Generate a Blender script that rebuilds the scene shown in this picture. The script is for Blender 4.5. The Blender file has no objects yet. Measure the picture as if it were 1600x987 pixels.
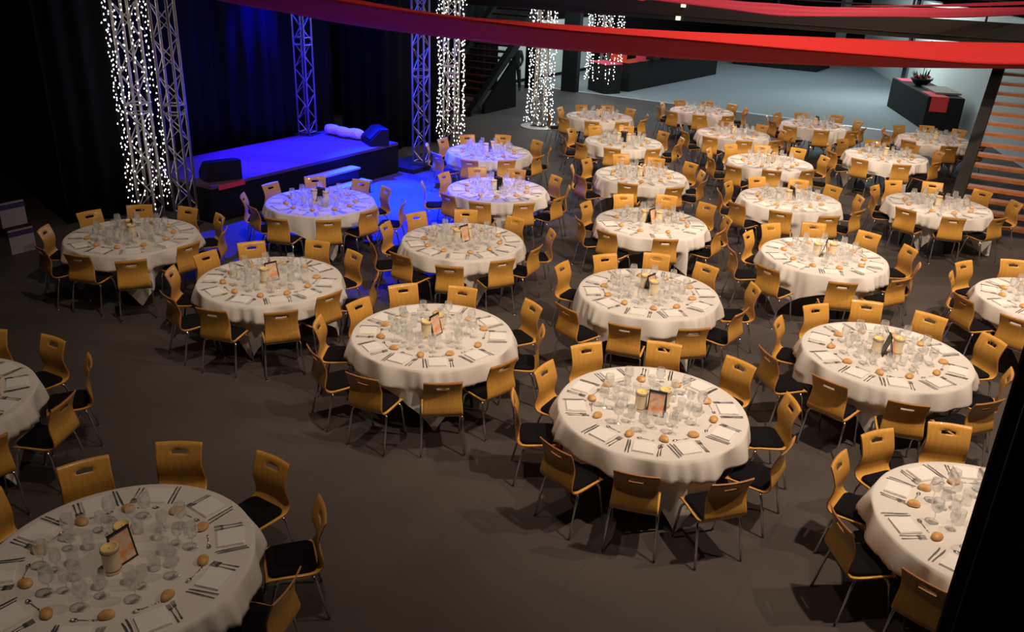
import bpy, bmesh, math, random
from mathutils import Vector, Matrix
rnd = random.Random(7)
C = bpy.context.scene.collection
scn = bpy.context.scene
PI = math.pi
def R(a): return math.radians(a)

# ---------------------------------------------------------------- camera
# hall axes: X to the right along the serving bridge, Y away into the hall, Z up
cam_d = bpy.data.cameras.new('camera'); cam = bpy.data.objects.new('camera', cam_d); C.objects.link(cam)
cam_d.sensor_width = 36.0; cam_d.lens = 1303.9 / 1600.0 * 36.0
cam_d.clip_start = 0.05; cam_d.clip_end = 200
cam.matrix_world = Matrix(((0.8409, -0.24229, 0.48392, 0.0), (0.53995, 0.31504, -0.78052, 0.0),
                           (0.03666, 0.91763, 0.39575, 4.713), (0, 0, 0, 1)))
scn.camera = cam
# ---------------------------------------------------------------- world, exposure
w = bpy.data.worlds.new('world'); scn.world = w; w.use_nodes = True
w.node_tree.nodes['Background'].inputs[0].default_value = (0.55, 0.6, 0.75, 1)
w.node_tree.nodes['Background'].inputs[1].default_value = 0.012
scn.view_settings.view_transform = 'Standard'; scn.view_settings.look = 'None'
scn.view_settings.exposure = 0.15; scn.view_settings.gamma = 1.0; scn.view_settings.use_curve_mapping = False
# ---------------------------------------------------------------- lights
def spot(name, loc, target, power, col, size=60, blend=0.6, radius=0.12):
    d = bpy.data.lights.new(name, 'SPOT'); o = bpy.data.objects.new(name, d); C.objects.link(o)
    d.energy = power; d.color = col; d.spot_size = R(size); d.spot_blend = blend; d.shadow_soft_size = radius
    o.location = loc; o.rotation_euler = (Vector(target) - Vector(loc)).to_track_quat('-Z', 'Y').to_euler()
    return o
def area(name, loc, target, power, col, sx, sy):
    d = bpy.data.lights.new(name, 'AREA'); o = bpy.data.objects.new(name, d); C.objects.link(o)
    d.shape = 'RECTANGLE'; d.size = sx; d.size_y = sy; d.energy = power; d.color = col
    o.location = loc; o.rotation_euler = (Vector(target) - Vector(loc)).to_track_quat('-Z', 'Y').to_euler()
    return o
WARM = (1.0, 0.78, 0.58); SOFT = (1.0, 0.80, 0.62)
#LIGHTS#
spot('warm_spot_front', (0.8, 6.2, 9.4), (-2.0, 11.0, 0.7), 2500, WARM, 92, 0.9)
spot('warm_spot_front_right', (3.2, 8.6, 9.3), (-2.2, 8.2, 0.7), 800, WARM, 80, 0.9)
spot('warm_spot_left', (-5.4, 5.4, 9.4), (-7.4, 9.6, 0.7), 950, WARM, 88, 0.9)
spot('warm_spot_right', (1.8, 11.2, 9.3), (-1.4, 15.6, 0.7), 2050, WARM, 88, 0.9)
spot('fill_spot_stairs', (3.0, 17.4, 9.0), (-1.0, 17.6, 0.7), 900, WARM, 75, 0.9)  # added fill, lifts the swag's shadow off the tables by the stairs
spot('warm_spot_centre', (-4.2, 12.0, 9.4), (-6.5, 17.0, 0.7), 1800, WARM, 88, 0.9)
spot('warm_spot_back', (-3.2, 18.4, 9.3), (-5.8, 22.0, 0.7), 1500, WARM, 85, 0.9)
spot('warm_spot_near_left', (-2.4, 3.0, 9.4), (-4.6, 4.6, 0.7), 450, WARM, 80, 0.9)
spot('rose_spot_back', (-13.0, 24.0, 7.5), (-6.0, 21.5, 0.7), 500, (1.0, 0.25, 0.35), 70, 0.9)
spot('blue_floor_spot', (-14.2, 15.2, 6.8), (-11.2, 13.1, 0.0), 115000, (0.0, 0.011, 1.0), 24, 0.8)
spot('blue_stage_spot', (-14.2, 15.2, 6.8), (-11.8, 12.8, 0.0), 21000, (0.0, 0.014, 1.0), 58, 0.9)
spot('blue_stage_wash', (-12.4, 9.6, 7.2), (-13.3, 12.4, 0.7), 9000, (0.05, 0.0, 1.0), 38, 0.8)
spot('blue_curtain_spot', (-12.6, 12.6, 6.5), (-14.8, 13.0, 3.1), 7000, (0.0, 0.0, 1.0), 19, 1.0)
area('passage_light', (-13.5, 27.0, 5.5), (-13.5, 27.0, 0.0), 240, (0.76, 0.95, 1.0), 6, 3)
area('rear_ceiling_light', (-8.0, 38.0, 6.0), (-8.0, 38.0, 0.0), 590, (0.76, 0.93, 1.0), 12, 12)
area('rear_wall_light', (-7.0, 37.0, 4.5), (-2.6, 34.0, 1.6), 230, (0.86, 1.0, 0.97), 3, 2)
area('service_corner_light', (-16.5, 31.5, 3.2), (-17.6, 31.5, 0.5), 45, (0.9, 0.97, 0.9), 1.5, 1.5)
area('upper_floor_light', (-3.0, 26.0, 5.8), (-3.0, 30.5, 4.6), 60, (0.85, 0.93, 1.0), 6, 1)

# ---------------------------------------------------------------- materials
def mat(name, col, rough=0.6, metal=0.0, spec=0.5, noise=None, bump=None, emit=None, coat=0.0, sheen=0.0):
    m = bpy.data.materials.new(name); m.use_nodes = True; nt = m.node_tree; b = nt.nodes['Principled BSDF']
    b.inputs['Base Color'].default_value = (*col, 1); b.inputs['Roughness'].default_value = rough
    b.inputs['Metallic'].default_value = metal; b.inputs['Specular IOR Level'].default_value = spec
    b.inputs['Coat Weight'].default_value = coat; b.inputs['Sheen Weight'].default_value = sheen
    if emit: b.inputs['Emission Color'].default_value = (*emit[0], 1); b.inputs['Emission Strength'].default_value = emit[1]
    if noise or bump:
        tc = nt.nodes.new('ShaderNodeTexCoord'); mp = nt.nodes.new('ShaderNodeMapping'); nt.links.new(tc.outputs['Object'], mp.inputs[0])
    if noise:
        col2, scale, stretch = noise
        mp.inputs['Scale'].default_value = stretch
        n = nt.nodes.new('ShaderNodeTexNoise'); n.inputs['Scale'].default_value = scale; n.inputs['Detail'].default_value = 5
        nt.links.new(mp.outputs[0], n.inputs['Vector'])
        r = nt.nodes.new('ShaderNodeValToRGB'); r.color_ramp.elements[0].position = 0.35; r.color_ramp.elements[1].position = 0.68
        r.color_ramp.elements[0].color = (*col, 1); r.color_ramp.elements[1].color = (*col2, 1)
        nt.links.new(n.outputs['Fac'], r.inputs[0]); nt.links.new(r.outputs[0], b.inputs['Base Color'])
    if bump:
        scale, dist, st = bump
        n2 = nt.nodes.new('ShaderNodeTexNoise'); n2.inputs['Scale'].default_value = scale; n2.inputs['Detail'].default_value = 4
        nt.links.new(tc.outputs['Object'], n2.inputs['Vector'])
        bp = nt.nodes.new('ShaderNodeBump'); bp.inputs['Distance'].default_value = dist; bp.inputs['Strength'].default_value = st
        nt.links.new(n2.outputs['Fac'], bp.inputs['Height']); nt.links.new(bp.outputs[0], b.inputs['Normal'])
    return m
M = {}
M['ply'] = mat('beech_plywood', (0.70, 0.35, 0.065), 0.34, noise=((0.80, 0.43, 0.095), 9.0, (7, 1.0, 0.8)), coat=0.25)
M['ply_edge'] = mat('plywood_edge', (0.42, 0.17, 0.07), 0.5)
M['pad'] = mat('black_upholstery', (0.007, 0.0065, 0.008), 0.9, spec=0.12, bump=(300, 0.001, 0.3))
M['chrome'] = mat('chrome', (0.88, 0.88, 0.90), 0.2, metal=1.0)
M['steel'] = mat('cutlery_steel', (0.75, 0.74, 0.73), 0.36, metal=1.0)
M['cloth'] = mat('white_linen', (0.77, 0.73, 0.70), 0.85, bump=(6.0, 0.012, 0.25))
M['napkin'] = mat('white_paper', (0.90, 0.88, 0.85), 0.8)
M['tabletop'] = mat('table_board', (0.30, 0.20, 0.12), 0.6)
M['dark_metal'] = mat('dark_metal', (0.05, 0.05, 0.055), 0.45, metal=0.7)
M['bread'] = mat('bread_crust', (0.66, 0.33, 0.09), 0.6, noise=((0.86, 0.62, 0.32), 14.0, (1, 1, 2.5)), bump=(60, 0.002, 0.4))
M['wax'] = mat('cream_wax', (0.97, 0.87, 0.62), 0.5, noise=((0.86, 0.70, 0.42), 22.0, (1, 1, 3)))
M['wax_glow'] = mat('candle_hollow_glow', (0.95, 0.72, 0.25), 0.5)  # yellow base colour stands in for the glow inside the candle top
M['twine'] = mat('reddish_twine', (0.30, 0.12, 0.06), 0.8)
M['frame'] = mat('black_card_frame', (0.015, 0.015, 0.018), 0.4)
M['card'] = mat('printed_card', (0.85, 0.30, 0.07), 0.4, noise=((0.85, 0.75, 0.66), 17.0, (1, 1, 1)))
M['alu'] = mat('truss_aluminium', (0.62, 0.57, 0.50), 0.38, metal=0.85)
M['black'] = mat('black_molton', (0.010, 0.010, 0.011), 0.95, spec=0.1)
M['backdrop'] = mat('stage_backdrop', (0.018, 0.018, 0.022), 0.95, spec=0.1)
M['skirt'] = mat('black_skirt_cloth', (0.014, 0.015, 0.015), 0.85, spec=0.2)
M['blackpaint'] = mat('black_painted_steel', (0.007, 0.006, 0.006), 0.55, spec=0.3)
M['brownsteel'] = mat('dark_brown_fascia', (0.020, 0.015, 0.012), 0.6, spec=0.3)
M['stage'] = mat('stage_carpet', (0.10, 0.055, 0.11), 0.9)
M['stepwood'] = mat('step_tread_paint', (0.35, 0.35, 0.38), 0.6)
M['white_case'] = mat('white_draped_case', (0.42, 0.40, 0.44), 0.8)
M['violet'] = mat('violet_band_cloth', (0.06, 0.04, 0.16), 0.8)
M['fleece'] = mat('pale_fleece', (0.75, 0.78, 0.85), 0.9, bump=(25, 0.03, 0.8))
M['red'] = mat('crimson_voile', (0.36, 0.014, 0.014), 0.85, spec=0.2, bump=(3, 0.02, 0.3))
M['rose'] = mat('magenta_voile', (0.34, 0.010, 0.040), 0.75)
M['runner'] = mat('red_runner', (0.75, 0.05, 0.05), 0.8)
M['pinkrunner'] = mat('pink_runner', (0.65, 0.05, 0.12), 0.8)
M['redcube'] = mat('red_display_cube', (0.80, 0.08, 0.03), 0.6)
M['wall_white'] = mat('white_wall_paint', (0.62, 0.66, 0.63), 0.8)
M['wall_grey'] = mat('grey_column_paint', (0.22, 0.25, 0.27), 0.8)
M['wall_dark'] = mat('black_wall_paint', (0.012, 0.012, 0.013), 0.9, spec=0.1)
M['strip'] = mat('silver_floor_strip', (0.62, 0.64, 0.66), 0.35, metal=0.3)
M['tread'] = mat('varnished_wood_tread', (0.40, 0.13, 0.035), 0.25, noise=((0.50, 0.19, 0.06), 6, (1, 8, 1)), coat=0.5)
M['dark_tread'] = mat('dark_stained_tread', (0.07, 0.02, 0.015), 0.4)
M['bulb'] = mat('led_bulb', (1, 1, 1), 0.4, emit=((1.0, 0.93, 0.86), 9.0))
M['wire'] = mat('clear_wire', (0.10, 0.10, 0.09), 0.5)
M['disc'] = mat('polished_base_plate', (0.75, 0.74, 0.72), 0.3, metal=0.4)
M['suit'] = mat('black_clothes', (0.014, 0.014, 0.016), 0.85)
M['skin'] = mat('skin', (0.50, 0.30, 0.22), 0.6)
M['hair'] = mat('dark_hair', (0.02, 0.015, 0.01), 0.6)
M['plant'] = mat('dark_leaves', (0.03, 0.045, 0.03), 0.7)
M['pot'] = mat('black_bowl', (0.015, 0.015, 0.015), 0.35)
M['white_lamp'] = mat('white_lamp_housing', (0.8, 0.8, 0.7), 0.5, emit=((1.0, 0.95, 0.75), 0.8))
M['lanyard'] = mat('glowing_panel', (0.6, 0.65, 0.66), 0.8)
# floor: dark carpet tiles with faint seams and wear
m = bpy.data.materials.new('dark_carpet_tiles'); m.use_nodes = True; nt = m.node_tree; b = nt.nodes['Principled BSDF']
tc = nt.nodes.new('ShaderNodeTexCoord'); n = nt.nodes.new('ShaderNodeTexNoise'); n.inputs['Scale'].default_value = 0.7; n.inputs['Detail'].default_value = 6
nt.links.new(tc.outputs['Object'], n.inputs['Vector'])
br = nt.nodes.new('ShaderNodeTexBrick'); br.inputs['Scale'].default_value = 1.0; br.inputs['Mortar Size'].default_value = 0.006
br.inputs['Brick Width'].default_value = 1.2; br.inputs['Row Height'].default_value = 1.2; br.offset = 0
nt.links.new(tc.outputs['Object'], br.inputs['Vector'])
rp = nt.nodes.new('ShaderNodeValToRGB'); rp.color_ramp.elements[0].color = (0.060, 0.050, 0.048, 1); rp.color_ramp.elements[1].color = (0.090, 0.077, 0.072, 1)
rp.color_ramp.elements[0].position = 0.3; rp.color_ramp.elements[1].position = 0.7
nt.links.new(n.outputs['Fac'], rp.inputs[0])
mx = nt.nodes.new('ShaderNodeMix'); mx.data_type = 'RGBA'; mx.blend_type = 'MULTIPLY'; mx.inputs['Factor'].default_value = 0.22
br.inputs['Color1'].default_value = (1, 1, 1, 1); br.inputs['Color2'].default_value = (0.93, 0.93, 0.93, 1); br.inputs['Mortar'].default_value = (0.3, 0.3, 0.3, 1)
nt.links.new(rp.outputs[0], mx.inputs['A']); nt.links.new(br.outputs['Color'], mx.inputs['B']); nt.links.new(mx.outputs['Result'], b.inputs['Base Color'])
b.inputs['Roughness'].default_value = 0.62; b.inputs['Specular IOR Level'].default_value = 0.35
M['floor'] = m
M['carpet'] = mat('blue_grey_carpet', (0.20, 0.235, 0.25), 0.9, noise=((0.25, 0.285, 0.30), 40, (1, 1, 1)))
# thin clear glass
m = bpy.data.materials.new('clear_glass'); m.use_nodes = True; nt = m.node_tree; nt.nodes.remove(nt.nodes['Principled BSDF'])
tr = nt.nodes.new('ShaderNodeBsdfTransparent'); tr.inputs[0].default_value = (0.96, 0.97, 0.97, 1)
gl = nt.nodes.new('ShaderNodeBsdfGlossy'); gl.inputs['Roughness'].default_value = 0.06; gl.inputs['Color'].default_value = (1, 1, 1, 1)
df = nt.nodes.new('ShaderNodeBsdfDiffuse'); df.inputs[0].default_value = (0.92, 0.92, 0.92, 1)
lw = nt.nodes.new('ShaderNodeLayerWeight'); lw.inputs['Blend'].default_value = 0.42
m1 = nt.nodes.new('ShaderNodeMixShader'); m2 = nt.nodes.new('ShaderNodeMixShader'); m2.inputs[0].default_value = 0.20
nt.links.new(lw.outputs['Facing'], m1.inputs[0]); nt.links.new(tr.outputs[0], m1.inputs[1]); nt.links.new(gl.outputs[0], m1.inputs[2])
nt.links.new(m1.outputs[0], m2.inputs[1]); nt.links.new(df.outputs[0], m2.inputs[2])
nt.links.new(m2.outputs[0], nt.nodes['Material Output'].inputs[0])
M['glass'] = m

# ---------------------------------------------------------------- mesh helpers
class MB:
    def __init__(s): s.v = []; s.f = []; s.mi = []; s.cur = 0
    def add(s, vs, fs):
        k = len(s.v); s.v += [tuple(v) for v in vs]
        for f in fs: s.f.append(tuple(i + k for i in f)); s.mi.append(s.cur)
    def box(s, x0, x1, y0, y1, z0, z1, T=None):
        vs = [Vector((x, y, z)) for z in (z0, z1) for y in (y0, y1) for x in (x0, x1)]
        if T: vs = [T @ v for v in vs]
        s.add(vs, [(0, 2, 3, 1), (4, 5, 7, 6), (0, 1, 5, 4), (1, 3, 7, 5), (3, 2, 6, 7), (2, 0, 4, 6)])
    def prism(s, poly, z0, z1):
        n = len(poly)
        s.add([(x, y, z0) for x, y in poly] + [(x, y, z1) for x, y in poly],
              [tuple(range(n - 1, -1, -1)), tuple(range(n, 2 * n))] + [(i, (i + 1) % n, n + (i + 1) % n, n + i) for i in range(n)])
    def tube(s, pts, r, n=8, cap=True):
        pts = [Vector(p) for p in pts]; rs = r if isinstance(r, (list, tuple)) else [r] * len(pts)
        rings = []
        prev = None
        for i, p in enumerate(pts):
            d = (pts[min(i + 1, len(pts) - 1)] - pts[max(i - 1, 0)]).normalized()
            ref = prev if prev and abs(prev.dot(d)) < .95 else (Vector((0, 0, 1)) if abs(d.z) < .9 else Vector((1, 0, 0)))
            a = (ref - d * ref.dot(d)).normalized(); prev = a; b_ = d.cross(a)
            rings.append([p + (a * math.cos(2 * PI * k / n) + b_ * math.sin(2 * PI * k / n)) * rs[i] for k in range(n)])
        vs = [v for rg in rings for v in rg]; fs = []
        for i in range(len(pts) - 1):
            for k in range(n): fs.append((i * n + k, i * n + (k + 1) % n, (i + 1) * n + (k + 1) % n, (i + 1) * n + k))
        if cap: fs += [tuple(range(n - 1, -1, -1)), tuple((len(pts) - 1) * n + k for k in range(n))]
        s.add(vs, fs)
    def lathe(s, prof, n=16, c=(0, 0, 0)):
        vs = []; fs = []
        for r, z in prof:
            for k in range(n): vs.append((c[0] + r * math.cos(2 * PI * k / n), c[1] + r * math.sin(2 * PI * k / n), c[2] + z))
        for i in range(len(prof) - 1):
            for k in range(n): fs.append((i * n + k, i * n + (k + 1) % n, (i + 1) * n + (k + 1) % n, (i + 1) * n + k))
        s.add(vs, fs)
    def mesh(s, name, mats, smooth=False):
        me = bpy.data.meshes.new(name); me.from_pydata(s.v, [], s.f)
        for mm in (mats if isinstance(mats, (list, tuple)) else [mats]): me.materials.append(mm)
        for p_, i in zip(me.polygons, s.mi): p_.material_index = i; p_.use_smooth = smooth
        me.update(); return me
    def build(s, name, mats, parent=None, smooth=False, loc=None, rz=0):
        o = bpy.data.objects.new(name, s.mesh(name, mats, smooth)); C.objects.link(o)
        if parent: o.parent = parent
        if loc: o.location = loc
        if rz: o.rotation_euler = (0, 0, rz)
        return o
def tag(o, label=None, cat=None, group=None, kind=None):
    if label: o['label'] = label
    if cat: o['category'] = cat
    if group: o['group'] = group
    if kind: o['kind'] = kind
    return o
def empty(name, loc, rz=0):
    o = bpy.data.objects.new(name, None); C.objects.link(o); o.location = loc; o.rotation_euler = (0, 0, rz)
    o.empty_display_size = 0.1; return o
def struct(name, mb, m):
    return tag(mb.build(name, m), kind='structure')
def copy_tree(o, parent=None):
    c = o.copy(); C.objects.link(c)
    if parent: c.parent = parent
    for ch in kids[o.name]: copy_tree(ch, c)
    return c
kids = {}
def index_tree(o):
    kids[o.name] = list(o.children)
    for ch in o.children: index_tree(ch)

# ---------------------------------------------------------------- the hall
f = MB(); f.box(-19.2, 4.5, -1.0, 29.23, -0.10, 0.0); struct('floor', f, M['floor'])
f = MB(); f.box(-19.2, 4.5, 29.43, 56.0, -0.10, 0.0); struct('floor', f, M['carpet'])
f = MB(); f.box(-19.2, 4.5, 29.23, 29.43, -0.10, 0.004); struct('trim_1', f, M['strip'])
f = MB(); f.box(-19.2, 4.5, -1.0, 56.0, 9.6, 9.8); struct('ceiling', f, M['wall_dark'])
f = MB(); f.box(-19.4, -19.2, -1.0, 56.0, -0.1, 9.8); struct('wall_left', f, M['wall_dark'])
f = MB(); f.box(4.5, 4.7, -1.0, 56.0, -0.1, 9.8); struct('wall_right', f, M['wall_dark'])
f = MB(); f.box(-19.4, 4.7, 56.0, 56.2, -0.1, 9.8); struct('wall_back', f, M['wall_dark'])
f = MB(); f.box(-19.4, 4.7, -1.2, -1.0, -0.1, 9.8); struct('wall_front', f, M['wall_dark'])
# slanted white wall at the far right with grey pilasters and openings
def wall_seg(a, b_, th, z0, z1, mb):
    a = Vector((*a, 0)); b_ = Vector((*b_, 0)); d = (b_ - a).normalized(); nn = Vector((-d.y, d.x, 0)) * th
    mb.prism([(a.x, a.y), (b_.x, b_.y), (b_.x - nn.x, b_.y - nn.y), (a.x - nn.x, a.y - nn.y)], z0, z1)
WA = Vector((-1.75, 30.9)); WB = Vector((-8.6, 49.5)); wd = (WB - WA).normalized()
def wp(d): q_ = WA + wd * d; return (q_.x, q_.y)
f = MB(); wall_seg(wp(-6), wp(0), -0.25, 0, 3.6, f); wall_seg(wp(0), wp(5.2), -0.25, 0, 3.6, f); wall_seg(wp(5.2), wp(10.4), -0.25, 0, 3.6, f)
wall_seg(wp(12.8), wp(20), -0.25, 0, 3.6, f)
struct('wall_right_rear', f, M['wall_white'])
f = MB(); wall_seg(wp(5.0), wp(5.9), 0.22, 0, 3.6, f); wall_seg(wp(10.4), wp(12.0), 0.5, 0, 3.6, f); struct('wall_right_pilasters', f, M['wall_grey'])
f = MB(); wall_seg(wp(-6), wp(20), 0.03, 0, 0.12, f); struct('baseboard_right', f, M['wall_dark'])
# white service wall at the far left, seen past the stair and the light column
f = MB(); f.box(-18.75, -18.55, 27.5, 36.0, 0, 2.3); struct('wall_left_rear', f, M['wall_white'])
f = MB(); f.box(-18.55, -18.50, 27.5, 36.0, 0, 0.12); struct('baseboard_left', f, M['wall_dark'])
# pale panels on the far back wall, glimpsed below the bridge
f = MB()
for x0, x1 in ((-12.2, -11.6), (-10.5, -10.0), (-9.8, -7.9)): f.box(x0, x1, 55.9, 56.0, 0.3, 3.2)
struct('wall_back_panels', f, M['wall_white'])
# ---------------------------------------------------------------- bridge across the hall
br_ = empty('serving_bridge', (0, 20.3, 3.42)); tag(br_, 'dark brown steel footbridge crossing the hall behind the red swags', 'footbridge')
f = MB(); f.box(-19.1, 4.4, 0, 0.10, 0, 0.42); f.build('fascia', M['brownsteel'], br_)
f = MB(); f.box(-19.1, 4.4, 0.1, 1.2, 0.02, 0.14); f.build('deck', M['blackpaint'], br_)
f = MB(); f.box(-19.1, 4.4, -0.03, 0.0, 0.10, 0.13); f.build('rib', M['brownsteel'], br_)
f = MB(); f.box(-19.1, 4.4, 1.2, 1.24, 0.02, 0.30); f.build('rear_fascia', M['blackpaint'], br_)
for z in (0.62, 0.82, 1.02):
    f = MB(); f.tube([(-19.0, 0.06, z), (4.3, 0.06, z)], 0.018, 6); f.build('handrail', M['blackpaint'], br_)
for i in range(17):
    f = MB(); x = -18.6 + i * 1.42; f.box(x - .02, x + .02, 0.03, 0.09, 0.42, 1.03); f.build('post', M['blackpaint'], br_)
for k, (x, z) in enumerate(((-8.15, 3.49), (-8.05, 3.79))):
    l = empty('emergency_light', (x, 20.25, z - .06)); tag(l, ('small white lamp on lower edge of the footbridge', 'small white lamp on upper edge of the footbridge')[k], 'lamp')
    f = MB(); f.box(-.05, .05, -.05, .02, 0, .09); f.build('housing', M['white_lamp'], l)
    f = MB(); f.box(-.02, .02, .0, .05, .03, .06); f.build('bracket', M['blackpaint'], l)
# upper floor glimpsed above the bridge
f = MB(); f.box(-9.0, 4.4, 32.5, 32.6, 4.4, 7.0); struct('wall_upper_floor', f, M['wall_white'])
f = MB()
for i in range(9): f.box(-8.6 + i * 1.5, -8.35 + i * 1.5, 32.3, 32.5, 4.4, 7.0)
struct('trim_2', f, M['wall_dark'])

# ---------------------------------------------------------------- black stage curtains on the left
def curtain(name, pts, z0, z1, m, label, amp=0.07, wl=0.42, cat='curtain'):
    b = MB(); path = []
    for (a, c) in zip(pts[:-1], pts[1:]):
        a = Vector(a); c = Vector(c); L = (c - a).length; k = max(2, int(L / 0.06)); d = (c - a) / L; nn = Vector((-d.y, d.x))
        for i in range(k): path.append((a + d * (L * i / k), nn, i * L / k))
    s_ = 0; th = 0.02; vs = []; last = None
    for p_, nn, _ in path:
        if last is not None: s_ += (p_ - last).length
        last = p_
        o = amp * math.sin(2 * PI * s_ / wl + 0.8 * math.sin(s_ * 1.7))
        for z in (z0, z1):
            q_ = p_ + nn * o; vs.append((q_.x, q_.y, z))
        for z in (z0, z1):
            q_ = p_ + nn * (o + th); vs.append((q_.x, q_.y, z))
    fs = []
    for i in range(len(path) - 1):
        k = i * 4; j = k + 4
        fs += [(k, j, j + 1, k + 1), (k + 3, j + 3, j + 2, k + 2), (k + 1, j + 1, j + 3, k + 3), (k + 2, j + 2, j, k)]
    b.add(vs, fs); o = b.build(name, m, smooth=True); tag(o, label, cat); return o
curtain('black_curtain', [(-14.9, -0.6), (-14.9, 5.9)], 0.02, 7.5, M['black'], 'black floor-length curtain along the dark left side')
curtain('black_curtain', [(-14.3, 7.9), (-14.0, 9.2)], 0.02, 7.5, M['black'], 'narrow black curtain behind the light-wrapped left truss')
curtain('stage_backdrop', [(-15.1, 9.2), (-15.3, 12.2), (-14.75, 13.1), (-15.1, 15.6)], 0.02, 7.5, M['backdrop'], 'black stage backdrop with a blue glow on it')
curtain('black_curtain', [(-15.1, 15.8), (-14.1, 16.3), (-13.7, 18.6)], 0.02, 7.5, M['black'], 'black curtain right of the blue stage behind the tall truss')
curtain('black_curtain', [(-17.5, 20.5), (-18.1, 27.5)], 0.02, 3.4, M['black'], 'added black sheet behind the dark rear staircase')  # sheet added to cover the white wall and keep the stair background dark
curtain('black_curtain', [(-17.4, 28.3), (-16.9, 28.7)], 0.02, 3.2, M['black'], 'black curtain panel beside the person in dark clothes')
b = MB(); b.box(-16.15, -15.5, 28.95, 29.2, 0.01, 3.0); o = b.build('black_screen', M['skirt']); tag(o, 'black cloth partition beside the white service wall', 'partition')

# ---------------------------------------------------------------- stage
st = empty('stage_platform', (0, 0, 0)); tag(st, 'low stage platform with black skirt, its top lit blue', 'stage')
b = MB(); b.prism([(-12.4, 9.55), (-12.4, 14.75), (-14.6, 14.75), (-14.6, 9.55)], 0.64, 0.70); b.build('deck', M['stage'], st)
b = MB(); b.prism([(-12.42, 9.53), (-12.42, 14.77), (-14.58, 14.77), (-14.58, 9.53)], 0.0, 0.64); b.build('skirt', M['black'], st)
b = MB(); b.box(-13.0, -12.05, 14.85, 16.5, 0.0, 0.10); o = b.build('truss_plinth', M['dark_metal']); tag(o, 'low dark plinth under the truss right of the stage', 'plinth')
sp = empty('stage_steps', (-12.2, 12.5, 0)); tag(sp, 'two-tread black stage steps with blue-lit edges', 'steps')
for i, (x0, x1, z) in enumerate(((-0.19, 0.10, 0.46), (0.12, 0.42, 0.23))):
    b = MB(); b.box(x0, x1, -0.65, 0.65, z - 0.035, z); b.build('tread', M['stepwood'], sp)
    b = MB(); b.box(x0 + .02, x1 - .03, -0.62, 0.62, 0, z - 0.035); b.build('riser', M['blackpaint'], sp)
def wedge(name, x, y, z, rz, label, cat='stage monitor', sc=1.0):
    t = empty(name, (x, y, z), rz); tag(t, label, cat)
    b = MB(); pr = [(-.22, 0), (.22, 0), (.22, .12), (-.05, .36), (-.22, .36)]
    b.add([(-.33 * sc, a * sc, c * sc) for a, c in pr] + [(.33 * sc, a * sc, c * sc) for a, c in pr],
          [(4, 3, 2, 1, 0), (5, 6, 7, 8, 9)] + [(i, (i + 1) % 5, 5 + (i + 1) % 5, 5 + i) for i in range(5)])
    b.build('cabinet', M['blackpaint'], t)
    b = MB(); vs = [(-.29, .205, .145), (.29, .205, .145), (.29, -.03, .350), (-.29, -.03, .350)]
    b.add([(x_ * sc, y_ * sc, z_ * sc + .006) for x_, y_, z_ in vs] + [(x_ * sc, (y_ + .01) * sc, (z_ + .01) * sc + .006) for x_, y_, z_ in vs],
          [(3, 2, 1, 0), (4, 5, 6, 7), (0, 1, 5, 4), (1, 2, 6, 5), (2, 3, 7, 6), (3, 0, 4, 7)])
    b.build('grille', M['skirt'], t)
    return t
wedge('stage_monitor', -12.75, 10.05, 0.70, R(70), 'black wedge loudspeaker at the near corner of the stage')
wedge('stage_monitor', -12.72, 14.33, 0.70, R(150), 'black wedge loudspeaker at the far corner of the stage', sc=1.0)
b = MB(); b.box(-12.70, -12.44, 9.75, 10.45, 0.30, 0.62)
b = MB(); b.box(-12.398, -12.385, 9.70, 10.3, 0.60, 0.69); o = b.build('red_cloth_scrap', M['runner']); tag(o, 'dark red cloth strip below the near stage loudspeaker', 'cloth')
b = MB(); pts = [(-14.22 + i * .12, 14.34 + 0.03 * math.sin(i), 0.70 + .13) for i in range(10)]; b.tube(pts, [0.10 + 0.03 * math.sin(i * 2.1) ** 2 for i in range(10)], 10)
o = b.build('rolled_fleece', M['fleece'], smooth=True); tag(o, 'pale rolled fleece lying at the rear of the blue stage', 'cloth roll')
# white cases at the left edge
for i, (x1, z0, lb) in enumerate(((-13.5, 0.0, 'lower white draped case at the far left edge'), (-13.62, 0.42, 'upper white draped case stacked at the far left edge'))):
    t = empty('draped_case', (x1 - .9, 7.0, z0)); tag(t, lb, 'case', 'white cases at the left edge')
    b = MB(); b.box(-.9, .9, -.55, -.15, 0.0, 0.41); b.build('cover', M['white_case'], t)
    b = MB(); b.box(-.905, .905, -.555, -.145, 0.29, 0.37); b.build('band', M['violet'], t)
    b = MB(); b.box(-.905, .905, -.555, -.145, 0.405, 0.415); b.build('lid', M['blackpaint'], t)

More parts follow.
